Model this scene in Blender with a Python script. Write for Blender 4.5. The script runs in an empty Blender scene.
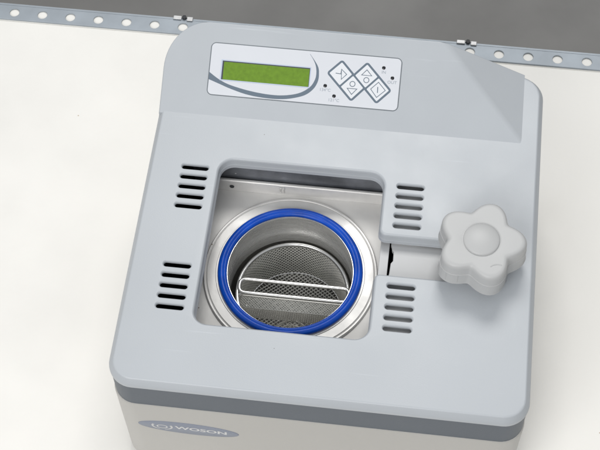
import bpy, bmesh, math, random
from mathutils import Vector, Matrix, Euler
random.seed(7)
S = bpy.context.scene
C = S.collection
PI = math.pi
MM = 0.001

# ------------------------------------------------------------------ camera
cd = bpy.data.cameras.new('camera')
cam = bpy.data.objects.new('camera', cd)
C.objects.link(cam)
cam.location = (0.234353, -0.771815, 1.247024)
cam.rotation_euler = (0.5251204, 0.0152355, 0.1190046)
cd.sensor_width = 36.0
cd.lens = 1441.776 / 600 * 36.0
cd.clip_start = 0.02
cd.clip_end = 60
S.camera = cam

# ------------------------------------------------------------------ world and lamps
W = bpy.data.worlds.new('World')
S.world = W
W.use_nodes = True
wn, wl = W.node_tree.nodes, W.node_tree.links
wn.clear()
wo = wn.new('ShaderNodeOutputWorld')
wb = wn.new('ShaderNodeBackground')
wt = wn.new('ShaderNodeTexCoord')
wsx = wn.new('ShaderNodeSeparateXYZ')
wr = wn.new('ShaderNodeValToRGB')
wl.new(wt.outputs['Generated'], wsx.inputs[0])
wl.new(wsx.outputs['Z'], wr.inputs[0])
wr.color_ramp.elements[0].position = 0.0
wr.color_ramp.elements[0].color = (0.36, 0.355, 0.345, 1)
wr.color_ramp.elements[1].position = 0.9
wr.color_ramp.elements[1].color = (0.84, 0.87, 0.90, 1)
e = wr.color_ramp.elements.new(0.35); e.color = (0.62, 0.62, 0.62, 1)
wl.new(wr.outputs[0], wb.inputs[0])
wb.inputs[1].default_value = 0.70
wl.new(wb.outputs[0], wo.inputs[0])

def softbox(name, loc, target, size, size_y, power, col):
    ld = bpy.data.lights.new(name, 'AREA')
    ld.shape = 'RECTANGLE'; ld.size = size; ld.size_y = size_y
    ld.energy = power; ld.color = col
    o = bpy.data.objects.new(name, ld); C.objects.link(o)
    o.location = loc
    o.rotation_euler = (Vector(target) - Vector(loc)).to_track_quat('-Z', 'Y').to_euler()
    return o
softbox('key_softbox', (0.18, 1.05, 1.70), (0.17, -0.06, 0), 0.75, 0.6, 16, (1.0, 0.985, 0.96))
softbox('fill_softbox', (-0.35, -1.70, 1.25), (0.12, -0.08, -0.05), 1.3, 1.3, 27, (1.0, 0.99, 0.98))

S.view_settings.view_transform = 'Standard'
S.view_settings.look = 'None'
S.view_settings.exposure = 0.0
S.view_settings.gamma = 1.0

# ------------------------------------------------------------------ materials
def mat(name, col, rough=0.5, metal=0.0, var=0.0, var_scale=8, bump=0.0, bump_scale=300, specks=None,
        stretch=None, spec=0.5, aniso=0.0, scratches=0.0, rough_var=0.0):
    m = bpy.data.materials.new(name); m.use_nodes = True
    n, l = m.node_tree.nodes, m.node_tree.links
    b = n['Principled BSDF']
    b.inputs['Roughness'].default_value = rough
    b.inputs['Metallic'].default_value = metal
    b.inputs['Specular IOR Level'].default_value = spec
    b.inputs['Base Color'].default_value = (*col, 1)
    tc = n.new('ShaderNodeTexCoord'); mp = n.new('ShaderNodeMapping')
    l.new(tc.outputs['Object'], mp.inputs[0])
    if stretch: mp.inputs['Scale'].default_value = stretch
    out = None
    if var or specks or scratches:
        nz = n.new('ShaderNodeTexNoise'); nz.inputs['Scale'].default_value = var_scale; nz.inputs['Detail'].default_value = 6
        l.new(mp.outputs[0], nz.inputs[0])
        mr = n.new('ShaderNodeMapRange'); mr.inputs[1].default_value = 0.3; mr.inputs[2].default_value = 0.7
        mr.inputs[3].default_value = 1 - var; mr.inputs[4].default_value = 1 + var * 0.6
        l.new(nz.outputs[0], mr.inputs[0])
        mx = n.new('ShaderNodeMix'); mx.data_type = 'RGBA'; mx.blend_type = 'MULTIPLY'; mx.inputs[0].default_value = 1
        mx.inputs[6].default_value = (*col, 1); l.new(mr.outputs[0], mx.inputs[7])
        out = mx.outputs[2]
    if specks:
        thr, scol, ssc = specks
        vo = n.new('ShaderNodeTexVoronoi'); vo.inputs['Scale'].default_value = ssc
        l.new(tc.outputs['Object'], vo.inputs[0])
        sp = n.new('ShaderNodeSeparateColor'); l.new(vo.outputs['Color'], sp.inputs[0])
        g = n.new('ShaderNodeMath'); g.operation = 'GREATER_THAN'; g.inputs[1].default_value = 0.72; l.new(sp.outputs[0], g.inputs[0])
        d = n.new('ShaderNodeMath'); d.operation = 'LESS_THAN'; d.inputs[1].default_value = thr; l.new(vo.outputs['Distance'], d.inputs[0])
        q = n.new('ShaderNodeMath'); q.operation = 'MULTIPLY'; l.new(g.outputs[0], q.inputs[0]); l.new(d.outputs[0], q.inputs[1])
        m2 = n.new('ShaderNodeMix'); m2.data_type = 'RGBA'; l.new(q.outputs[0], m2.inputs[0])
        l.new(out, m2.inputs[6]); m2.inputs[7].default_value = (*scol, 1)
        out = m2.outputs[2]
    if scratches:
        mp2 = n.new('ShaderNodeMapping'); l.new(tc.outputs['Object'], mp2.inputs[0])
        mp2.inputs['Rotation'].default_value = (0, 0, 0.75); mp2.inputs['Scale'].default_value = (6, 160, 6)
        n2 = n.new('ShaderNodeTexNoise'); n2.inputs['Scale'].default_value = 1.6; n2.inputs['Detail'].default_value = 3
        l.new(mp2.outputs[0], n2.inputs[0])
        r2 = n.new('ShaderNodeMapRange'); r2.inputs[1].default_value = 0.68; r2.inputs[2].default_value = 0.78
        r2.inputs[3].default_value = 0; r2.inputs[4].default_value = scratches; l.new(n2.outputs[0], r2.inputs[0])
        m3 = n.new('ShaderNodeMix'); m3.data_type = 'RGBA'; l.new(r2.outputs[0], m3.inputs[0])
        l.new(out, m3.inputs[6]); m3.inputs[7].default_value = (min(1, col[0]*1.5), min(1, col[1]*1.5), min(1, col[2]*1.5), 1)
        out = m3.outputs[2]
    if out: l.new(out, b.inputs['Base Color'])
    if rough_var:
        n4 = n.new('ShaderNodeTexNoise'); n4.inputs['Scale'].default_value = var_scale * 2; n4.inputs['Detail'].default_value = 5
        l.new(mp.outputs[0], n4.inputs[0])
        r4 = n.new('ShaderNodeMapRange'); r4.inputs[1].default_value = 0.3; r4.inputs[2].default_value = 0.7
        r4.inputs[3].default_value = rough - rough_var; r4.inputs[4].default_value = rough + rough_var
        l.new(n4.outputs[0], r4.inputs[0]); l.new(r4.outputs[0], b.inputs['Roughness'])
    if bump:
        nb = n.new('ShaderNodeTexNoise'); nb.inputs['Scale'].default_value = bump_scale; nb.inputs['Detail'].default_value = 4
        l.new(mp.outputs[0], nb.inputs[0])
        bp = n.new('ShaderNodeBump'); bp.inputs['Strength'].default_value = bump; bp.inputs['Distance'].default_value = 0.001
        l.new(nb.outputs[0], bp.inputs['Height']); l.new(bp.outputs[0], b.inputs['Normal'])
    return m

M = {}
M['cover'] = mat('grey_plastic', (0.455, 0.482, 0.510), 0.40, var=0.04, var_scale=9, bump=0.08, bump_scale=900,
                 specks=(0.022, (0.25, 0.25, 0.25), 24), scratches=0.25, rough_var=0.06)
M['knob'] = mat('knob_plastic', (0.47, 0.475, 0.475), 0.45, var=0.02, var_scale=10, bump=0.05, bump_scale=900)
M['band'] = mat('dark_grey_plastic', (0.108, 0.125, 0.147), 0.5, var=0.05, var_scale=9, bump=0.1, bump_scale=900,
                specks=(0.02, (0.3, 0.3, 0.3), 24))
M['body'] = mat('beige_paint', (0.475, 0.465, 0.44), 0.45, var=0.03, var_scale=6, bump=0.12, bump_scale=700,
                specks=(0.02, (0.15, 0.14, 0.13), 22))
M['inside'] = mat('dark_inside', (0.03, 0.032, 0.036), 0.6, var=0.1)
M['steel'] = mat('satin_steel', (0.66, 0.65, 0.63), 0.5, 0.2, var=0.10, var_scale=30, bump=0.10, bump_scale=220,
                 specks=(0.07, (0.22, 0.19, 0.15), 85), rough_var=0.06)
M['polished'] = mat('polished_steel', (0.68, 0.67, 0.65), 0.42, 0.35, var=0.12, var_scale=40, bump=0.08, bump_scale=150, specks=(0.06, (0.22, 0.19, 0.15), 75), rough_var=0.06)
M['brushed'] = mat('brushed_steel', (0.80, 0.795, 0.78), 0.30, 0.75, var=0.10, var_scale=20, bump=0.06, bump_scale=60, stretch=(1, 1, 14), rough_var=0.08)
M['well'] = mat('shaded_steel', (0.22, 0.215, 0.205), 0.35, 0.9, var=0.2, var_scale=20)  # darker copy of the chamber steel; shade behind the basket is painted in
M['wire'] = mat('bright_wire', (0.66, 0.655, 0.64), 0.24, 1.0, var=0.04)
M['mesh'] = mat('mesh_wire', (0.78, 0.77, 0.73), 0.34, 0.5, var=0.08, var_scale=60)
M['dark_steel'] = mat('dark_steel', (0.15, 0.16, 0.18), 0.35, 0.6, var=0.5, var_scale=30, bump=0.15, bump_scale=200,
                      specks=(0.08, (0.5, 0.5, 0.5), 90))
M['blue'] = mat('blue_silicone', (0.002, 0.068, 0.46), 0.32, var=0.25, var_scale=45, bump=0.2, bump_scale=240, spec=0.3,
                 specks=(0.06, (0.10, 0.12, 0.16), 80))
M['membrane'] = mat('membrane', (0.66, 0.68, 0.72), 0.38, var=0.015, var_scale=30)
M['ink'] = mat('slate_ink', (0.13, 0.17, 0.215), 0.42, var=0.05)
M['ink_soft'] = mat('pale_slate_ink', (0.33, 0.37, 0.42), 0.42, var=0.05)
M['dot'] = mat('indicator_black', (0.008, 0.009, 0.012), 0.25, var=0.1)
M['key'] = mat('key_white', (0.74, 0.76, 0.79), 0.38, var=0.015, var_scale=30)
M['recess_shade'] = mat('recess_shade_grey', (0.16, 0.18, 0.20), 0.5, var=0.1)
M['lcd'] = mat('lcd_green', (0.145, 0.265, 0.02), 0.22, var=0.14, var_scale=260, bump=0.08, bump_scale=500)
M['lcd_edge'] = mat('lcd_frame', (0.05, 0.055, 0.075), 0.4, var=0.1)
M['lcd_rim'] = mat('lcd_rim', (0.50, 0.56, 0.68), 0.4, var=0.03)
M['badge'] = mat('badge_blue_grey', (0.235, 0.26, 0.32), 0.4, var=0.05)
M['badge_ink'] = mat('badge_silver', (0.62, 0.62, 0.62), 0.35, var=0.03)
M['table'] = mat('cream_laminate', (0.86, 0.845, 0.805), 0.45, var=0.04, var_scale=9, bump=0.12, bump_scale=160,
                 specks=(0.03, (0.60, 0.52, 0.42), 30), rough_var=0.1)
M['rail'] = mat('galvanised_steel', (0.36, 0.40, 0.44), 0.5, 0.35, var=0.12, var_scale=25, bump=0.1, bump_scale=120)
M['clip'] = mat('zinc_clip', (0.62, 0.62, 0.62), 0.4, 0.5, var=0.15, var_scale=120)
M['leg'] = mat('table_leg_paint', (0.45, 0.46, 0.46), 0.5, var=0.05)
M['lid'] = mat('brushed_lid', (0.50, 0.505, 0.51), 0.55, 0.3, var=0.04, var_scale=12, bump=0.08, bump_scale=200)

# ------------------------------------------------------------------ helpers (millimetres in, metres out)
def link(name, bm, m, parent=None, smooth=True, angle=35, weighted=False, bevel=0):
    me = bpy.data.meshes.new(name)
    bmesh.ops.scale(bm, vec=(MM, MM, MM), verts=bm.verts)
    bm.normal_update()
    bm.to_mesh(me); bm.free()
    for k in (m if isinstance(m, (list, tuple)) else [m]): me.materials.append(k)
    if smooth:
        me.polygons.foreach_set('use_smooth', [True] * len(me.polygons))
        me.set_sharp_from_angle(angle=math.radians(angle))
    o = bpy.data.objects.new(name, me); C.objects.link(o)
    if parent: o.parent = parent
    if bevel:
        b = o.modifiers.new('bevel', 'BEVEL'); b.width = bevel * MM; b.segments = 4; b.limit_method = 'ANGLE'; b.angle_limit = math.radians(12)
        b.harden_normals = False
    if weighted or bevel:
        w = o.modifiers.new('wn', 'WEIGHTED_NORMAL'); w.keep_sharp = True; w.weight = 100
    return o

def empty(name, loc=(0, 0, 0)):
    o = bpy.data.objects.new(name, None); C.objects.link(o)
    o.location = Vector(loc) * MM; o.empty_display_size = 0.05
    return o

def tag(o, label=None, cat=None, kind=None, group=None):
    if label: o['label'] = label
    if cat: o['category'] = cat
    if kind: o['kind'] = kind
    if group: o['group'] = group

def rrect(x0, y0, x1, y1, r, seg=8):
    """counter-clockwise rounded rectangle; r one number or four (x0y0, x1y0, x1y1, x0y1)"""
    if not isinstance(r, (list, tuple)): r = [r] * 4
    P = []
    for (cx, cy, a0, rr) in ((x0 + r[0], y0 + r[0], PI, r[0]), (x1 - r[1], y0 + r[1], 1.5 * PI, r[1]),
                             (x1 - r[2], y1 - r[2], 0, r[2]), (x0 + r[3], y1 - r[3], 0.5 * PI, r[3])):
        for i in range(seg + 1):
            a = a0 + 0.5 * PI * i / seg
            P.append((cx + rr * math.cos(a), cy + rr * math.sin(a)))
    return P

def round_poly(pts, rads, seg=7):
    """fillet the corners of a closed polygon"""
    n = len(pts); out = []
    for i in range(n):
        p = Vector(pts[i]); a = (Vector(pts[i - 1]) - p); b = (Vector(pts[(i + 1) % n]) - p)
        a.normalize(); b.normalize(); r = rads[i]
        if r <= 0: out.append(tuple(p)); continue
        ang = a.angle(b); t = r / math.tan(ang / 2)
        c = p + (a + b).normalized() * (r / math.sin(ang / 2))
        s = p + a * t - c; e_ = p + b * t - c
        a0 = math.atan2(s.y, s.x); a1 = math.atan2(e_.y, e_.x); d = a1 - a0
        while d > PI: d -= 2 * PI
        while d < -PI: d += 2 * PI
        for k in range(seg + 1):
            q = a0 + d * k / seg
            out.append((c.x + r * math.cos(q), c.y + r * math.sin(q)))
    return out

def offset(P, d):
    """move a closed loop outward (counter-clockwise loops) by d"""
    n = len(P); out = []
    for i in range(n):
        a = Vector(P[i - 1]); p = Vector(P[i]); b = Vector(P[(i + 1) % n])
        k = 1
        while (p - a).length < 1e-6 and k < n: k += 1; a = Vector(P[i - k])
        k = 1
        while (b - p).length < 1e-6 and k < n: k += 1; b = Vector(P[(i + k) % n])
        t1 = (p - a).normalized(); t2 = (b - p).normalized()
        n1 = Vector((t1.y, -t1.x)); n2 = Vector((t2.y, -t2.x))
        m = (n1 + n2); m = m / max(0.3, (1 + n1.dot(n2)))
        out.append((p.x + m.x * d, p.y + m.y * d))
    return out

def plate(bm, outer, holes, prof_out, prof_hole, close_bottom=False):
    """flat plate at z=prof[0]; each loop gets its own edge profile [(offset, z), ...] going down.
    prof_hole: one profile or one per hole (positive offset = into the opening's wall's material side shrink)"""
    loops = [(outer, prof_out, 1)]
    for i, h in enumerate(holes):
        loops.append((h, prof_hole[i] if isinstance(prof_hole[0], list) else prof_hole, -1))
    top_edges = []; bot_edges = []
    for P, prof, sg in loops:
        rings = []
        for (d, z) in prof:
            rings.append([bm.verts.new((x, y, z)) for x, y in offset(P, d * sg)])
        n = len(P)
        for a, b in zip(rings[:-1], rings[1:]):
            for i in range(n):
                j = (i + 1) % n
                f = (a[i], b[i], b[j], a[j]) if sg > 0 else (a[i], a[j], b[j], b[i])
                bm.faces.new(f)
        for R, L in ((rings[0], top_edges), (rings[-1], bot_edges)):
            for i in range(n):
                ed = bm.edges.get((R[i], R[(i + 1) % n]))
                if ed is None: ed = bm.edges.new((R[i], R[(i + 1) % n]))
                L.append(ed)
    r = bmesh.ops.triangle_fill(bm, use_beauty=True, use_dissolve=False, edges=top_edges, normal=(0, 0, 1))
    for f in r['geom']:
        if isinstance(f, bmesh.types.BMFace):
            f.normal_update()
            if f.normal.z < 0: f.normal_flip()
    if close_bottom:
        r = bmesh.ops.triangle_fill(bm, use_beauty=True, use_dissolve=False, edges=bot_edges, normal=(0, 0, -1))
        for f in r['geom']:
            if isinstance(f, bmesh.types.BMFace):
                f.normal_update()
                if f.normal.z > 0: f.normal_flip()

def lathe(bm, cx, cy, prof, seg=128, closed=False):
    rings = []
    for r, z in prof:
        if r < 1e-6: rings.append([bm.verts.new((cx, cy, z))]); continue
        rings.append([bm.verts.new((cx + r * math.cos(2 * PI * i / seg), cy + r * math.sin(2 * PI * i / seg), z)) for i in range(seg)])
    pairs = list(zip(rings[:-1], rings[1:]))
    if closed: pairs.append((rings[-1], rings[0]))
    for a, b in pairs:
        for i in range(seg):
            j = (i + 1) % seg
            if len(a) == 1: bm.faces.new((a[0], b[i], b[j]))
            elif len(b) == 1: bm.faces.new((a[i], b[0], a[j]))
            else: bm.faces.new((a[i], b[i], b[j], a[j]))

def tube(bm, pts, r, closed=False, seg=12):
    pts = [Vector(p) for p in pts]; n = len(pts); rings = []
    up = None
    for i, p in enumerate(pts):
        a = pts[i - 1] if (i or closed) else p
        b = pts[(i + 1) % n] if (i < n - 1 or closed) else p
        t = (b - a).normalized()
        if up is None:
            up = t.orthogonal().normalized()
        up = (up - t * up.dot(t)).normalized()
        v = t.cross(up)
        rings.append([bm.verts.new(p + (up * math.cos(2 * PI * k / seg) + v * math.sin(2 * PI * k / seg)) * r) for k in range(seg)])
    prs = list(zip(rings[:-1], rings[1:]))
    if closed:
        # match the seam's twist
        R0 = rings[0]; RL = rings[-1]
        best = min(range(seg), key=lambda s: (RL[0].co - R0[s].co).length)
        prs.append((RL, R0[best:] + R0[:best]))
    for a, b in prs:
        for k in range(seg):
            j = (k + 1) % seg
            bm.faces.new((a[k], a[j], b[j], b[k]))
    if not closed:
        bm.faces.new(rings[0][::-1]); bm.faces.new(rings[-1])

def smooth_path(pts, rad, seg=6, closed=False):
    out = []; n = len(pts)
    for i in range(n):
        p = Vector(pts[i])
        if not closed and i in (0, n - 1): out.append(p); continue
        a = Vector(pts[i - 1]) - p; b = Vector(pts[(i + 1) % n]) - p
        t = min(rad, a.length * 0.49, b.length * 0.49)
        s = p + a.normalized() * t; e_ = p + b.normalized() * t
        for k in range(seg + 1):
            u = k / seg
            out.append(s * (1 - u) ** 2 + p * 2 * u * (1 - u) + e_ * u * u)
    return out

def box(bm, x0, y0, z0, x1, y1, z1):
    v = [bm.verts.new((x, y, z)) for z in (z0, z1) for y in (y0, y1) for x in (x0, x1)]
    for f in ((0, 2, 3, 1), (4, 5, 7, 6), (0, 1, 5, 4), (2, 6, 7, 3), (0, 4, 6, 2), (1, 3, 7, 5)):
        bm.faces.new([v[i] for i in f])

def sheet(bm, P, z0, z1):
    """solid sheet with outline P (ccw) between z0 and z1"""
    a = [bm.verts.new((x, y, z1)) for x, y in P]; b = [bm.verts.new((x, y, z0)) for x, y in P]
    n = len(P)
    top = bm.faces.new(a)
    for i in range(n):
        bm.faces.new((a[i], b[i], b[(i + 1) % n], a[(i + 1) % n]))
    bmesh.ops.triangulate(bm, faces=[top])

def ringsheet(bm, P, w, z0, z1):
    """outline strip of width w inside P"""
    Q = offset(P, -w); n = len(P)
    a = [bm.verts.new((x, y, z1)) for x, y in P]; b = [bm.verts.new((x, y, z1)) for x, y in Q]
    c = [bm.verts.new((x, y, z0)) for x, y in P]; d = [bm.verts.new((x, y, z0)) for x, y in Q]
    for i in range(n):
        j = (i + 1) % n
        bm.faces.new((a[i], a[j], b[j], b[i])); bm.faces.new((a[i], c[i], c[j], a[j])); bm.faces.new((b[i], b[j], d[j], d[i]))

def text_into(bm, body, cx, cy, size, z, sx=1.0, thick=0.0, rot=0.0, space=1.0):
    cu = bpy.data.curves.new('t', 'FONT'); cu.body = body; cu.size = size
    cu.align_x = 'CENTER'; cu.align_y = 'CENTER'; cu.offset = thick; cu.resolution_u = 4; cu.space_character = space
    o = bpy.data.objects.new('t', cu); C.objects.link(o)
    bpy.context.view_layer.update()
    me = bpy.data.meshes.new_from_object(o.evaluated_get(bpy.context.evaluated_depsgraph_get()))
    me.transform(Matrix.Translation((cx, cy, z)) @ Matrix.Rotation(rot, 4, 'Z') @ Matrix.Diagonal((sx, 1, 1, 1)))
    bm.from_mesh(me)
    bpy.data.objects.remove(o); bpy.data.curves.remove(cu); bpy.data.meshes.remove(me)

# ------------------------------------------------------------------ setting: floor
TZ = -200.0
fm = mat('worn_concrete', (0.275, 0.268, 0.258), 0.6, var=0.18, var_scale=5.5, bump=0.25, bump_scale=60, specks=(0.03, (0.13, 0.12, 0.11), 26), rough_var=0.1)
bm = bmesh.new()
box(bm, -6000, -5000, -1000, 6000, 7000, -950)
tag(link('floor', bm, fm, smooth=False), kind='structure')

# ------------------------------------------------------------------ the table
table = empty('work_table', (150, -100, -950))
tag(table, 'cream white worktop with a perforated grey rail along its back edge, under the sterilizer', 'table')
def under(o, root):
    o.parent = root
    o.matrix_parent_inverse = Matrix.Translation(-root.location)
    return o
bm = bmesh.new(); box(bm, -760, -520, TZ - 30, 1060, 315, TZ)
under(link('tabletop', bm, M['table'], smooth=False, bevel=1.5), table)
rail_holes = []
k = -16
while -140.4 + 36.14 * k < 1030:
    x = -140.4 + 36.14 * k
    if x > -740:
        rail_holes.append([(x + 6.3 * math.cos(2 * PI * i / 28), 327.5 + 6.3 * math.sin(2 * PI * i / 28)) for i in range(28)])
    k += 1
bm = bmesh.new()
plate(bm, [(-760, 316.5), (1060, 316.5), (1060, 338.5), (-760, 338.5)], rail_holes, [(-0.4, TZ + 1.6), (0, TZ + 1.3), (0, TZ - 0.4)], [(-0.3, TZ + 1.6), (0, TZ + 1.4), (0, TZ - 0.2)], True)
box(bm, -760, 338.3, TZ - 32, 1060, 341, TZ + 1.9)
rail = under(link('perforated_rail', bm, M['rail'], angle=30), table)
bm = bmesh.new(); box(bm, -758, 315.2, TZ - 30, 1058, 338.2, TZ - 0.6)
under(link('backing_strip', bm, M['table'], smooth=False), table)
for x in (-70, 288):
    bm = bmesh.new()
    box(bm, x - 12, 337.5, TZ + 2.3, x - 1.5, 343.0, TZ + 4.3)
    box(bm, x + 5.5, 336.5, TZ + 2.3, x + 13, 342.5, TZ + 4.3)
    box(bm, x - 12, 341.4, TZ - 6, x + 13, 343.6, TZ + 2.2)
    o = link('rail_clip', bm, M['clip'], bevel=0.8); o.parent = rail
    bm = bmesh.new(); lathe(bm, x + 2, 341, [(0, TZ + 5.4), (2.9, TZ + 5.2), (3.1, TZ + 2.2)][::-1], 6)
    o = link('clip_bolt', bm, M['inside']); o.parent = rail
for x, y in ((-730, -490), (1030, -490), (-730, 290), (1030, 290)):
    bm = bmesh.new(); box(bm, x - 20, y - 20, -950, x + 20, y + 20, TZ - 30.5)
    under(link('leg', bm, M['leg'], bevel=2), table)

# ------------------------------------------------------------------ the sterilizer
root = empty('steam_sterilizer', (166, -50, TZ))
tag(root, 'pale grey steam sterilizer with its round steel chamber open and a green display', 'sterilizer')
def part(name, bm, m, **k):
    return under(link(name, bm, m, **k), root)

XL, XR_, YF, YB = -28.5, 360.0, -238.7, 148.0     # flat top outline (before its edge slope)
outer = rrect(XL, YF, XR_, YB, [19, 19, 22, 44], 10)

# cover
def slot(x, y, L=30, w=8.0):
    return rrect(x, y - w / 2, x + L, y + w / 2, w / 2 - 0.02, 6)
hole = round_poly([(36.6, -177.7), (211.7, -177.7), (211.7, -105.1), (338, -105.1), (338, -56.2), (211.7, -56.2), (211.7, 15.8), (36.6, 15.8)],
                  [16, 17, 2.5, 10, 10, 4.5, 18, 18], 10)
slots = []
for k in range(5):
    for x0_, y0_ in ((0.2, 0), (0.2, -114.4), (221.4, 0), (221.4, -114.4)):
        slots.append(slot(x0_ - 0.5, y0_ - 11.54 * k))
prof_edge = [(0, 0), (1.0, -0.25), (2.0, -1.0), (5.0, -5.4), (5.9, -7.2), (6.1, -8.6), (6.1, -11)]
prof_hole = [(0, 0), (0.6, -0.15), (1.5, -0.7), (2.2, -1.8), (2.5, -3.2), (2.6, -8), (3.3, -8.6), (3.5, -9.6), (3.5, -14)]
prof_hole = [(-d + 0.0, z) for d, z in prof_hole]
prof_slot = [(0.0, 0), (-0.3, -0.15), (-0.9, -1.0), (-1.15, -1.3), (-1.25, -1.8), (-1.3, -3.8)]
# holes: a positive distance shrinks the opening, so flip
bm = bmesh.new()
plate(bm, outer, [hole] + slots, prof_edge, [[(-d, z) for d, z in prof_hole]] + [[(-d, z) for d, z in prof_slot]] * len(slots))
part('cover', bm, M['cover'], angle=50, weighted=True)

# sloping rear housing that carries the panel
A27 = math.radians(27); YBK = 65.0; YTOP = 152.8; HT = (YTOP - YBK) * math.tan(A27)
plan = round_poly([(-34.1, YBK - 1.5), (345, YBK - 1.5), (345, YTOP), (-34.1, YTOP)], [0, 0, 0, 46], 16)
bm = bmesh.new()
vs = [bm.verts.new((x, y, 0)) for x, y in plan]
bm.faces.new(vs)
cr = Vector((257, YTOP, 0)) - Vector((345, YBK, 0)); nrm = Vector((cr.y, -cr.x, 0)).normalized()
bmesh.ops.bisect_plane(bm, geom=bm.verts[:] + bm.edges[:] + bm.faces[:], plane_co=(345, YBK, 0), plane_no=nrm)
for v in bm.verts:
    zs = (v.co.y - YBK) * math.tan(A27)
    zh = (345 - v.co.x) * HT / 88.0
    v.co.z = min(zs, zh)
ext = bmesh.ops.extrude_face_region(bm, geom=bm.faces[:])
for g in ext['geom']:
    if isinstance(g, bmesh.types.BMVert): pass
low = [g for g in ext['geom'] if isinstance(g, bmesh.types.BMVert)]
for v in low: v.co.z = v.co.z
# the original faces become the underside
newset = set(low)
for v in bm.verts:
    if v not in newset: v.co.z = -10.8
bmesh.ops.recalc_face_normals(bm, faces=bm.faces)
def on_hip(v):
    return abs((v.co.x - 345) * cr.y - (v.co.y - YBK) * cr.x) < 0.5 * cr.length and v.co.z > -5
hip = [e_ for e_ in bm.edges if on_hip(e_.verts[0]) and on_hip(e_.verts[1])]
bmesh.ops.bevel(bm, geom=hip, offset=5.0, segments=6, profile=0.5, affect='EDGES', clamp_overlap=False)
top = [e_ for e_ in bm.edges if len(e_.link_faces) == 2 and e_.calc_face_angle(0) > math.radians(40)
       and max(v.co.z for v in e_.verts) > 0.2 and min(v.co.z for v in e_.verts) > -3]
bmesh.ops.bevel(bm, geom=top, offset=1.6, segments=3, profile=0.5, affect='EDGES', clamp_overlap=True)
part('control_housing', bm, M['cover'], angle=50, weighted=True)

# dark trim band and painted body
bandP = rrect(XL - 5.0, YF - 5.0, XR_ + 5.0, YB + 4.6, [23, 23, 26, 47], 10)
bm = bmesh.new()
plate(bm, bandP, [rrect(XL + 3, YF + 3, XR_ - 3, YB - 3, 18, 10)], [(-0.6, -8.9), (0, -9.4), (0.0, -52.4)], [(0, -8.9), (0, -52)])
part('trim_band', bm, M['band'], angle=40, weighted=True)
bodyP = rrect(XL - 6.2, YF - 6.2, XR_ + 6.2, YB + 5.8, [24, 24, 27, 48], 10)
bm = bmesh.new()
plate(bm, bodyP, [rrect(XL - 2, YF - 2, XR_ + 2, YB + 2, [20, 20, 23, 44], 10)], [(-1.4, -51.6), (-0.5, -51.9), (0, -52.8), (0, TZ + 9), (-3, TZ + 8.5)], [(0, -51.6), (0, TZ + 9)], True)
part('body', bm, M['body'], angle=40, weighted=True)
bm = bmesh.new(); sheet(bm, rrect(XL, YF, XR_, YB, 18, 8), TZ + 12, TZ + 14)
plate(bm, rrect(XL + 5, YF + 5, XR_ - 5, YB - 5, 16, 8), [rrect(XL + 7, YF + 7, XR_ - 7, YB - 7, 14, 8)], [(0, -12), (0, TZ + 13.5)], [(0, -12), (0, TZ + 13.5)])
part('base_pan', bm, M['inside'], smooth=False)
for x, y in ((0, -215), (332, -215), (0, 120), (332, 120)):
    bm = bmesh.new(); lathe(bm, x, y, [(0, TZ), (11, TZ), (13, TZ + 2), (13, TZ + 8.4), (0, TZ + 8.4)], 32)
    part('rubber_foot', bm, M['inside'])

# inside of the well
CX, CY = 122.0, -83.0
bm = bmesh.new()
deck_hole = [(CX + 72 * math.cos(2 * PI * i / 128), CY + 72 * math.sin(2 * PI * i / 128)) for i in range(128)]
plate(bm, [(30.4, -212), (214, -212), (214, 9.5), (30.4, 9.5)], [deck_hole], [(0, -56), (0, -58)], [(0, -56), (0, -58)])
part('deck_plate', bm, M['steel'], smooth=False)
# step behind the deck: folded sheet with a small screw hole and a slot
bm = bmesh.new()
pr = [(9.6, -56.2), (10.0, -55.4), (11.4, -41.4), (12.2, -40.2), (13.6, -40.0), (15.2, -40.4), (15.6, -41.5)]
ra = [bm.verts.new((30.6, y, z)) for y, z in pr]; rb = [bm.verts.new((214, y, z)) for y, z in pr]
for i in range(len(pr) - 1): bm.faces.new((ra[i], rb[i], rb[i + 1], ra[i + 1]))
part('folded_ledge', bm, M['polished'], angle=60)
bm = bmesh.new()
for (x, y, r) in ((48.5, 10.3, 2.4),):
    lathe(bm, 0, 0, [(0, 0.4), (r, 0.3), (r + 0.1, 0)], 20)
    bmesh.ops.rotate(bm, cent=(0, 0, 0), matrix=Matrix.Rotation(math.radians(84), 3, 'X'), verts=bm.verts)
    bmesh.ops.translate(bm, vec=(x, y, -49), verts=bm.verts)
n0 = len(bm.verts)
part('screw_hole', bm, M['inside'])
bm = bmesh.new(); box(bm, 99.5, 9.6, -52.5, 101, 10.6, -43); box(bm, 103.5, 9.6, -52.5, 104.6, 10.6, -43); box(bm, 99.5, 9.8, -43.4, 104.6, 11.2, -42)
part('retaining_tab', bm, M['brushed'], smooth=False)
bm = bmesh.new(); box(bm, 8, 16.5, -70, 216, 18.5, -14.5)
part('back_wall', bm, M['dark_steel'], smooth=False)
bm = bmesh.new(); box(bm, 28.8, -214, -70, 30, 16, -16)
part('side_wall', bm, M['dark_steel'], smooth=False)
bm = bmesh.new(); box(bm, 214.2, -170, -56, 215.5, 12, -20.4); box(bm, 211.6, -170, -20.2, 220.7, 12, -18.6)
part('side_flange', bm, M['lid'], bevel=0.5)
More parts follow.
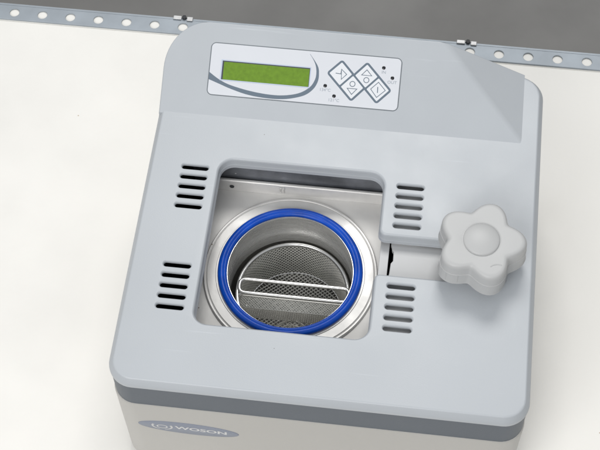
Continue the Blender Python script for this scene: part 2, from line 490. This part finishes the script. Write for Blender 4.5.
# raised disc around the seal, chamber, seal
bm = bmesh.new()
lathe(bm, CX, CY, [(64.2, -50.6), (66, -51.8), (76, -51.8), (76.6, -52.6), (85.0, -52.9), (85.7, -53.6), (86.3, -53.9), (86.9, -53.2), (88.2, -53.2), (89.2, -54.2), (89.6, -55.9)][::-1], 160)
part('seal_seat', bm, M['polished'], angle=25)
bm = bmesh.new()
lathe(bm, CX, CY, [(64.2, -100), (64.5, -69.4), (64.1, -68.9), (64.0, -52), (64.0, -51.0), (64.2, -50.6), (64.6, -50.6), (65.0, -51.0), (66.3, -60), (66.6, -108)], 160)
part('chamber', bm, M['brushed'], angle=35)
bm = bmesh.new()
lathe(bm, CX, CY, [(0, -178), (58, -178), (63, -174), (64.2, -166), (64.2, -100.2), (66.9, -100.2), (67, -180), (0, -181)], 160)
part('chamber_well', bm, M['well'], angle=35)  # lower wall and bottom, split off to carry the painted shade
bm = bmesh.new()
rp = []
for k in range(24):
    a = 2 * PI * k / 24
    rp.append((69.5 + 4.7 * math.cos(a), -49.7 + 3.3 * math.sin(a)))
rp2 = []
for r, z in rp:
    if abs(r - 68.6) < 0.7 and z > -49: z -= 0.9
    rp2.append((r, z))
lathe(bm, CX, CY, rp2[::-1], 160, closed=True)
part('seal_ring', bm, M['blue'], angle=60)

# sliding lid under the right half of the cover
lidP = [(222.2, -178), (352, -178), (352, 14), (222.2, 14), (222.2, -60.5), (223.2, -62.5), (223.6, -66), (225.2, -68), (225.4, -78), (223.4, -81), (222.8, -92), (222.2, -96)]
bm = bmesh.new()
plate(bm, lidP, [], [(-0.5, -16.5), (0, -17), (0, -21)], [(0, 0)])
lid = part('sliding_lid', bm, M['lid'], angle=30)
bm = bmesh.new(); lathe(bm, 308, -79, [(0, -15.5), (24, -15.5), (24, -12), (15, -10), (15, 16), (0, 16)][::-1], 48)
part('knob_stem', bm, M['polished'])

# knob
KX, KY = 308.0, -79.0
def knob_r(a, grow=0.0):
    c = math.cos(5 * (a - math.radians(147)))
    u = (c + 1) / 2
    u = (u + 0.02) ** 0.68
    return 32.2 + 11.8 * u + grow
bm = bmesh.new(); N = 216
prof = [(-12, 14.0), (-3, 13.0), (-0.5, 13.2), (1.2, 14.2), (1.4, 15.6), (0.6, 17.0), (0.45, 29.6), (0.45, 30.2), (-0.1, 30.5), (-0.4, 40), (-0.9, 42.2), (-2.2, 44.0), (-4.0, 44.9), (-6.5, 45.0)]
rings = []
for g, z in prof:
    rings.append([bm.verts.new((KX + knob_r(2 * PI * i / N, g) * math.cos(2 * PI * i / N), KY + knob_r(2 * PI * i / N, g) * math.sin(2 * PI * i / N), z)) for i in range(N)])
rings.append([bm.verts.new((KX + 19.4 * math.cos(2 * PI * i / N), KY + 19.4 * math.sin(2 * PI * i / N), 45.0)) for i in range(N)])
rings.append([bm.verts.new((KX + 18.2 * math.cos(2 * PI * i / N), KY + 18.2 * math.sin(2 * PI * i / N), 44.0)) for i in range(N)])
for a, b in zip(rings[:-1], rings[1:]):
    for i in range(N):
        j = (i + 1) % N
        bm.faces.new((a[i], a[j], b[j], b[i]))
bm.faces.new(rings[0][::-1]); bm.faces.new(rings[-1])
knob = part('clamp_knob', bm, M['knob'], angle=40, weighted=True)
bm = bmesh.new()
pr = [(0, 0)]
lathe(bm, KX, KY, [(17.6, 43.8), (17.5, 45.0), (17.2, 45.7), (16.2, 46.3), (14, 47.1), (10, 48.2), (5, 48.9), (0, 49.1)], 96)
cap = link('knob_cap', bm, M['knob'], angle=60); cap.parent = knob
for a in (215, 226, 240):
    bm = bmesh.new()
    r_ = knob_r(math.radians(a), 0.35); x, y = KX + r_ * math.cos(math.radians(a)), KY + r_ * math.sin(math.radians(a))
    tube(bm, [(x, y, 16), (x, y, 30)], 0.55, seg=8)
    o = link('grip_rib', bm, M['knob']); o.parent = knob
bm = bmesh.new()
tube(bm, [(KX + 17 + 10 * math.cos(t), KY - 36 + 10 * math.sin(t), 45.05) for t in [math.radians(70 + 8 * i) for i in range(9)]], 0.45, seg=6)
o = link('turn_mark', bm, M['knob']); o.parent = knob

# ------------------------------------------------------------------ control panel (drawn flat, then laid on the slope)
PM = Matrix.Translation((14.9, 84.65, (84.65 - YBK) * math.tan(A27))) @ Matrix.Rotation(A27, 4, 'X')
panel = None
def on_panel(name, bm, m, **k):
    bmesh.ops.transform(bm, matrix=PM, verts=bm.verts)
    if panel is None: return part(name, bm, m, **k)
    o = link(name, bm, m, **k); o.parent = panel
    return o
bm = bmesh.new(); plate(bm, offset(rrect(0, 0, 199.5, 54.4, 5, 8), 0.9), [], [(-0.2, 0.14), (0, 0.08), (0, -1)], [(0, 0)])
recess_shade_plate = on_panel('panel_recess_shade', bm, M['recess_shade'], smooth=False)  # flat dark plate; its rim paints the shade of the panel's recess
bm = bmesh.new(); plate(bm, rrect(0.1, 0.1, 199.4, 54.3, 4.6, 8), [], [(-0.35, 0.5), (-0.1, 0.42), (0, 0.2), (0, -0.5)], [(0, 0)])
panel = on_panel('control_panel', bm, M['membrane'], smooth=False)
tag(panel)
bm = bmesh.new()
plate(bm, rrect(11.6, 15.4, 106.4, 37.6, 0.5, 3), [rrect(13.0, 16.6, 105.4, 36.5, 0.3, 3)], [(0, 0.62), (0, 0.3)], [(0, 0.62), (0, 0.2)])
on_panel('display_frame', bm, M['lcd_rim'], smooth=False)
bm = bmesh.new(); sheet(bm, rrect(13.0, 16.6, 105.4, 36.5, 0.3, 3), 0.3, 0.53)
on_panel('display_surround', bm, M['lcd_edge'], smooth=False)
bm = bmesh.new(); sheet(bm, rrect(14.6, 16.7, 104.9, 35.4, 0.3, 3), 0.4, 0.58)
on_panel('display', bm, M['lcd'], smooth=False)

def catmull(P, n=6):
    out = []
    for i in range(len(P) - 1):
        p0 = Vector(P[max(i - 1, 0)]); p1 = Vector(P[i]); p2 = Vector(P[i + 1]); p3 = Vector(P[min(i + 2, len(P) - 1)])
        for k in range(n):
            t = k / n
            out.append(0.5 * ((2 * p1) + (p2 - p0) * t + (2 * p0 - 5 * p1 + 4 * p2 - p3) * t * t + (3 * p1 - p0 - 3 * p2 + p3) * t ** 3))
    out.append(Vector(P[-1])); return out
up = [(0.15, 23.2), (11.0, 16.4), (23.1, 11.5), (44.7, 7.0), (66.1, 5.0), (82.8, 5.9), (97.1, 9.8), (106.9, 16.8), (111.2, 24.6), (112.1, 32.0), (110.8, 39.3), (107.8, 45.4), (103.5, 51.3)]
lo = [(0.15, 15.6), (12.5, 11.4), (23.4, 7.7), (40.7, 3.2), (57.9, 1.2), (74.8, 1.1), (88.3, 3.0), (102.0, 7.6), (110.3, 14.6), (114.4, 22.8), (114.9, 31.3), (112.8, 39.6), (103.9, 51.2)]
cu, cl = catmull(up), catmull(lo)
bm = bmesh.new()
va = [bm.verts.new((p.x, p.y, 0.55)) for p in cu]; vb = [bm.verts.new((p.x, p.y, 0.55)) for p in cl]
for i in range(len(va) - 1): bm.faces.new((va[i], vb[i], vb[i + 1], va[i + 1]))
on_panel('swoosh_stripe', bm, M['ink'], smooth=False)

# keys: two slanted pairs
def key(quad, icon):
    cx = sum(p[0] for p in quad) / 4; cy = sum(p[1] for p in quad) / 4
    bm = bmesh.new()
    sheet(bm, round_poly(quad, [0.8] * 4, 4), 0.54, 0.64)
    for f in bm.faces: f.material_index = 0
    n0 = len(bm.faces); icon(bm, cx, cy)
    bm.faces.ensure_lookup_table()
    for f in bm.faces[n0:]: f.material_index = 1
    on_panel('key', bm, [M['key'], M['ink']], smooth=False)
def stroke(bm, pts, w, z=0.69, closed=False):
    P = [Vector(p) for p in pts]; n = len(P); L = []; R_ = []
    for i in range(n):
        a = P[i - 1] if (i or closed) else P[i]; b = P[(i + 1) % n] if (i < n - 1 or closed) else P[i]
        t1 = (P[i] - a).normalized() if (P[i] - a).length > 1e-6 else (b - P[i]).normalized()
        t2 = (b - P[i]).normalized() if (b - P[i]).length > 1e-6 else t1
        n1 = Vector((-t1.y, t1.x)); n2 = Vector((-t2.y, t2.x)); m = (n1 + n2) / max(0.4, 1 + n1.dot(n2))
        L.append(bm.verts.new((*(P[i] + m * w / 2), z))); R_.append(bm.verts.new((*(P[i] - m * w / 2), z)))
    for i in range(n if closed else n - 1):
        j = (i + 1) % n
        bm.faces.new((L[i], R_[i], R_[j], L[j]))
circ = lambda x, y, r, n=28: [(x + r * math.cos(2 * PI * i / n), y + r * math.sin(2 * PI * i / n)) for i in range(n)]
def ic_back(bm, x, y):
    stroke(bm, [(x + 6.2, y - 0.2), (x + 0.4, y + 4.8), (x + 1.0, y - 5.8)], 0.75, closed=True); stroke(bm, [(x - 5.4, y + 0.2), (x + 0.5, y - 0.2)], 0.75)
    stroke(bm, [(x + 0.4, y + 4.8), (x - 2.4, y - 0.2)][:1] + [(x - 0.1, y)], 0.5)
def ic_down(bm, x, y):
    stroke(bm, circ(x + 0.1, y + 3.6, 2.7), 0.75, closed=True); stroke(bm, [(x - 5.0, y - 1.3), (x + 5.2, y - 1.3), (x + 0.1, y - 7.4)][::-1], 0.75, closed=True)
def ic_up(bm, x, y):
    stroke(bm, circ(x + 0.4, y - 4.2, 2.7), 0.75, closed=True); stroke(bm, [(x + 0.1, y + 6.6), (x - 5.0, y + 0.8), (x + 5.6, y + 0.7)], 0.75, closed=True)
def ic_start(bm, x, y):
    stroke(bm, [(x + 0.2, y + 8.0), (x - 7.3, y + 0.2), (x - 0.4, y - 8.0), (x + 8.0, y)], 0.7, closed=True); stroke(bm, [(x - 0.1, y + 3.1), (x + 0.1, y - 3.2)], 0.9)
def lerp(a, b, t): return (a[0] + (b[0] - a[0]) * t, a[1] + (b[1] - a[1]) * t)
bm = bmesh.new()
quads = []
for (T, L_, B_, R__) in (((137.8, 48.6), (122.6, 33.2), (150.9, 4.9), (165.2, 20.6)), ((164.2, 48.6), (149.7, 33.0), (177.3, 4.7), (192.2, 20.3))):
    sheet(bm, round_poly([T, L_, B_, R__], [3.0] * 4, 6), 0.45, 0.54 + 0.02 * len(quads) / 2)
    ins = offset([T, L_, B_, R__], -2.2)
    T2, L2, B2, R2 = ins
    g = 0.028
    quads.append([T2, L2, lerp(L2, B2, 0.5 - g), lerp(T2, R2, 0.5 - g)])
    quads.append([lerp(T2, R2, 0.5 + g), lerp(L2, B2, 0.5 + g), B2, R2])
on_panel('keypad_border', bm, M['ink'], smooth=False)
for q, ic in zip(quads, (ic_back, ic_down, ic_up, ic_start)): key(q, ic)
for x, y in ((181.6, 43.5), (191.5, 33.6), (122.6, 19.5), (132.8, 9.5)):
    bm = bmesh.new()
    lathe(bm, x, y, [(1.9, 0.45), (1.9, 0.62), (1.2, 0.95), (0, 1.1)], 24)
    on_panel('indicator_light', bm, M['dot'])
for s, x, y in (('IN', 182.0, 38.8), ('OUT', 191.5, 28.9), ('134°C', 122.8, 15.0), ('121°C', 132.8, 5.0)):
    bm = bmesh.new()
    text_into(bm, s, x, y, 4.3, 0.58, 1.08)
    on_panel('printed_legend', bm, M['ink_soft'], smooth=False)

# ------------------------------------------------------------------ badge on the front
BM = Matrix.Translation((38.4, YF - 6.25, -100.5)) @ Matrix.Rotation(math.radians(-2.0), 4, 'Y') @ Matrix.Rotation(PI / 2, 4, 'X')
BM = Matrix.Translation((38.4, YF - 6.25, -100.5)) @ Matrix.Rotation(PI / 2, 4, 'X') @ Matrix.Rotation(math.radians(-2.5), 4, 'Z')
bm = bmesh.new()
el = [(50.8 * math.cos(2 * PI * i / 96), 13.4 * math.sin(2 * PI * i / 96)) for i in range(96)]
plate(bm, el, [], [(-0.3, 0.5), (-0.1, 0.4), (0, 0.2), (0, -0.5)], [(0, 0)])
bmesh.ops.transform(bm, matrix=BM, verts=bm.verts)
badge = part('badge', bm, M['badge'], angle=30)
bm = bmesh.new()
text_into(bm, 'WOSON', 13.0, 0.6, 9.6, 0.62, 1.38, 0.30, space=1.02)
bmesh.ops.transform(bm, matrix=BM, verts=bm.verts)
o = link('badge_lettering', bm, M['badge_ink'], smooth=False); o.parent = badge
bm = bmesh.new()
# emblem: a small ring held between two horns
stroke(bm, [(-26.6 + 5.0 * math.cos(t), -0.8 + 3.7 * math.sin(t)) for t in [2 * PI * i / 40 for i in range(40)]], 1.3, 0.62, True)
def horn(s):
    P = []
    for i in range(14):
        t = math.radians(255 - 105 * i / 13) if s > 0 else math.radians(255 - 105 * i / 13); P.append((-26.6 - s * (9.8 * math.cos(t)), -0.2 + 7.2 * math.sin(t), 1.0 + 1.6 * i / 13))
    for a, b in zip(P[:-1], P[1:]):
        stroke(bm, [a[:2], b[:2]] if s > 0 else [b[:2], a[:2]], (a[2] + b[2]) / 2, 0.62)
horn(1); horn(-1)
bmesh.ops.transform(bm, matrix=BM, verts=bm.verts)
o = link('badge_emblem', bm, M['badge_ink'], smooth=False); o.parent = badge

# ------------------------------------------------------------------ wire mesh basket standing in the chamber
BX, BY = 123.8, -84.5
basket = empty('instrument_basket', (BX, BY, -152))
tag(basket, 'round steel mesh basket with a wire handle, sunk in the open chamber', 'basket')
def bpart(name, bm, m, **k): return under(link(name, bm, m, **k), basket)
RZ = -95.0
bm = bmesh.new()
tube(bm, [(BX + 58.0 * math.cos(2 * PI * i / 96), BY + 58.0 * math.sin(2 * PI * i / 96), RZ) for i in range(96)], 2.1, closed=True)
bpart('rim', bm, M['wire'])
def wire_run(bm, pts, r):
    tube(bm, pts, r, seg=5)
NW = 84
def wall_pt(a, t, dr):
    rr = 56.6 - 3.4 * t + dr
    return (BX + rr * math.cos(a), BY + rr * math.sin(a), RZ - 1 - 53.6 * t)
bm = bmesh.new()
for fam in (1, -1):
    for i in range(NW):
        a0 = 2 * PI * i / NW; pts = []
        for k in range(9):
            t = k / 8
            pts.append(wall_pt(a0 + fam * t * 0.78, t, 0.22 * fam))
        wire_run(bm, pts, 0.6)
bpart('mesh_wall', bm, M['mesh'], angle=80)
def floor_z(x, y):
    d = math.hypot(x, y + 26)
    u = max(0.0, 1 - abs(d - 16.5) / 4.5)
    return -150.4 + 3.2 * u * u * (3 - 2 * u) + (0.9 if d < 14 else 0)
bm = bmesh.new()
PIT = 3.3; RF = 52.2
for fam in (1, -1):
    ang = math.radians(40) * fam
    d = Vector((math.cos(ang), math.sin(ang))); nn = Vector((-d.y, d.x))
    for k in range(-17, 18):
        off = (k + 0.37) * PIT
        if abs(off) > RF - 2: continue
        h_ = math.sqrt(RF * RF - off * off); n_ = max(4, int(h_ / 1.6)); pts = []
        for q in range(n_ + 1):
            p_ = nn * off + d * (-h_ + 2 * h_ * q / n_)
            pts.append((BX + p_.x, BY + p_.y, floor_z(p_.x, p_.y) + 0.3 * fam))
        wire_run(bm, pts, 0.62)
bpart('mesh_floor', bm, M['mesh'], angle=80)
bm = bmesh.new()
tube(bm, [(BX + 53.0 * math.cos(2 * PI * i / 96), BY + 53.0 * math.sin(2 * PI * i / 96), -149.6) for i in range(96)], 1.0, closed=True, seg=8)
bpart('floor_hoop', bm, M['wire'])
# divider across the middle, with a doubled hem along its top
def sheet_mesh(bm, x0, x1, z0, z1, y, p, rad):
    for fam in (1, -1):
        sl = math.tan(math.radians(42)) * fam            # z change per x
        h_ = z1 - z0; run = h_ / abs(sl)
        k = x0 - run
        while k < x1:
            # from (k, bottom) to (k + run, top), or the mirror image
            xa, za, xb, zb = (k, z0, k + run, z1) if fam > 0 else (k, z1, k + run, z0)
            if xa < x0: za += (x0 - xa) * sl; xa = x0
            if xb > x1: zb -= (xb - x1) * sl; xb = x1
            if xb - xa > 0.4: wire_run(bm, [(xa, y + 0.22 * fam, za), (xb, y + 0.22 * fam, zb)], rad)
            k += p
bm = bmesh.new(); sheet_mesh(bm, BX - 53, BX + 53, -150, -109, 0, 4.0, 0.55)
for v in bm.verts: v.co.y += BY - 14.5 + (-109 - v.co.z) * 0.2
bpart('divider', bm, M['mesh'], angle=80)
bm = bmesh.new(); sheet_mesh(bm, BX - 55, BX + 55, 0, 13.0, 0, 3.0, 0.62)
bmesh.ops.rotate(bm, cent=(0, 0, 0), matrix=Matrix.Rotation(math.radians(-48), 3, 'X'), verts=bm.verts)
bmesh.ops.translate(bm, vec=(0, BY - 15.5, -108.5), verts=bm.verts)
for y_, z_ in ((BY - 15.2, -108.8), (BY - 6.2, -99.6)):
    tube(bm, [(BX - 54.5, y_, z_), (BX + 54.5, y_, z_)], 0.7, seg=8)
bpart('divider_hem', bm, M['mesh'], angle=80)
bm = bmesh.new()
for rr, zz in ((19.0, -146.8), (14.0, -147.2)):
    tube(bm, [(BX + rr * math.cos(2 * PI * i / 60), BY - 26 + rr * math.sin(2 * PI * i / 60), zz + 0.35 * (i % 2)) for i in range(60)], 0.75, closed=True, seg=6)
bpart('floor_boss', bm, M['mesh'])
# folding handle: a flat loop of wire
hz = RZ + 2.5
loop = smooth_path([(67.5, -91, hz), (182.5, -91, hz), (182.5, -75, hz), (67.5, -75, hz)], 7, 6, closed=True)
bm = bmesh.new(); tube(bm, loop, 2.15, closed=True)
tube(bm, smooth_path([(72, -91, hz - 1), (68.2, -93, hz - 3), (68.6, -94, -122)], 3, 5), 1.8)
tube(bm, smooth_path([(178, -91, hz - 1), (180.2, -93, hz - 3), (179.8, -94, -122)], 3, 5), 1.8)
bpart('handle', bm, M['wire'])
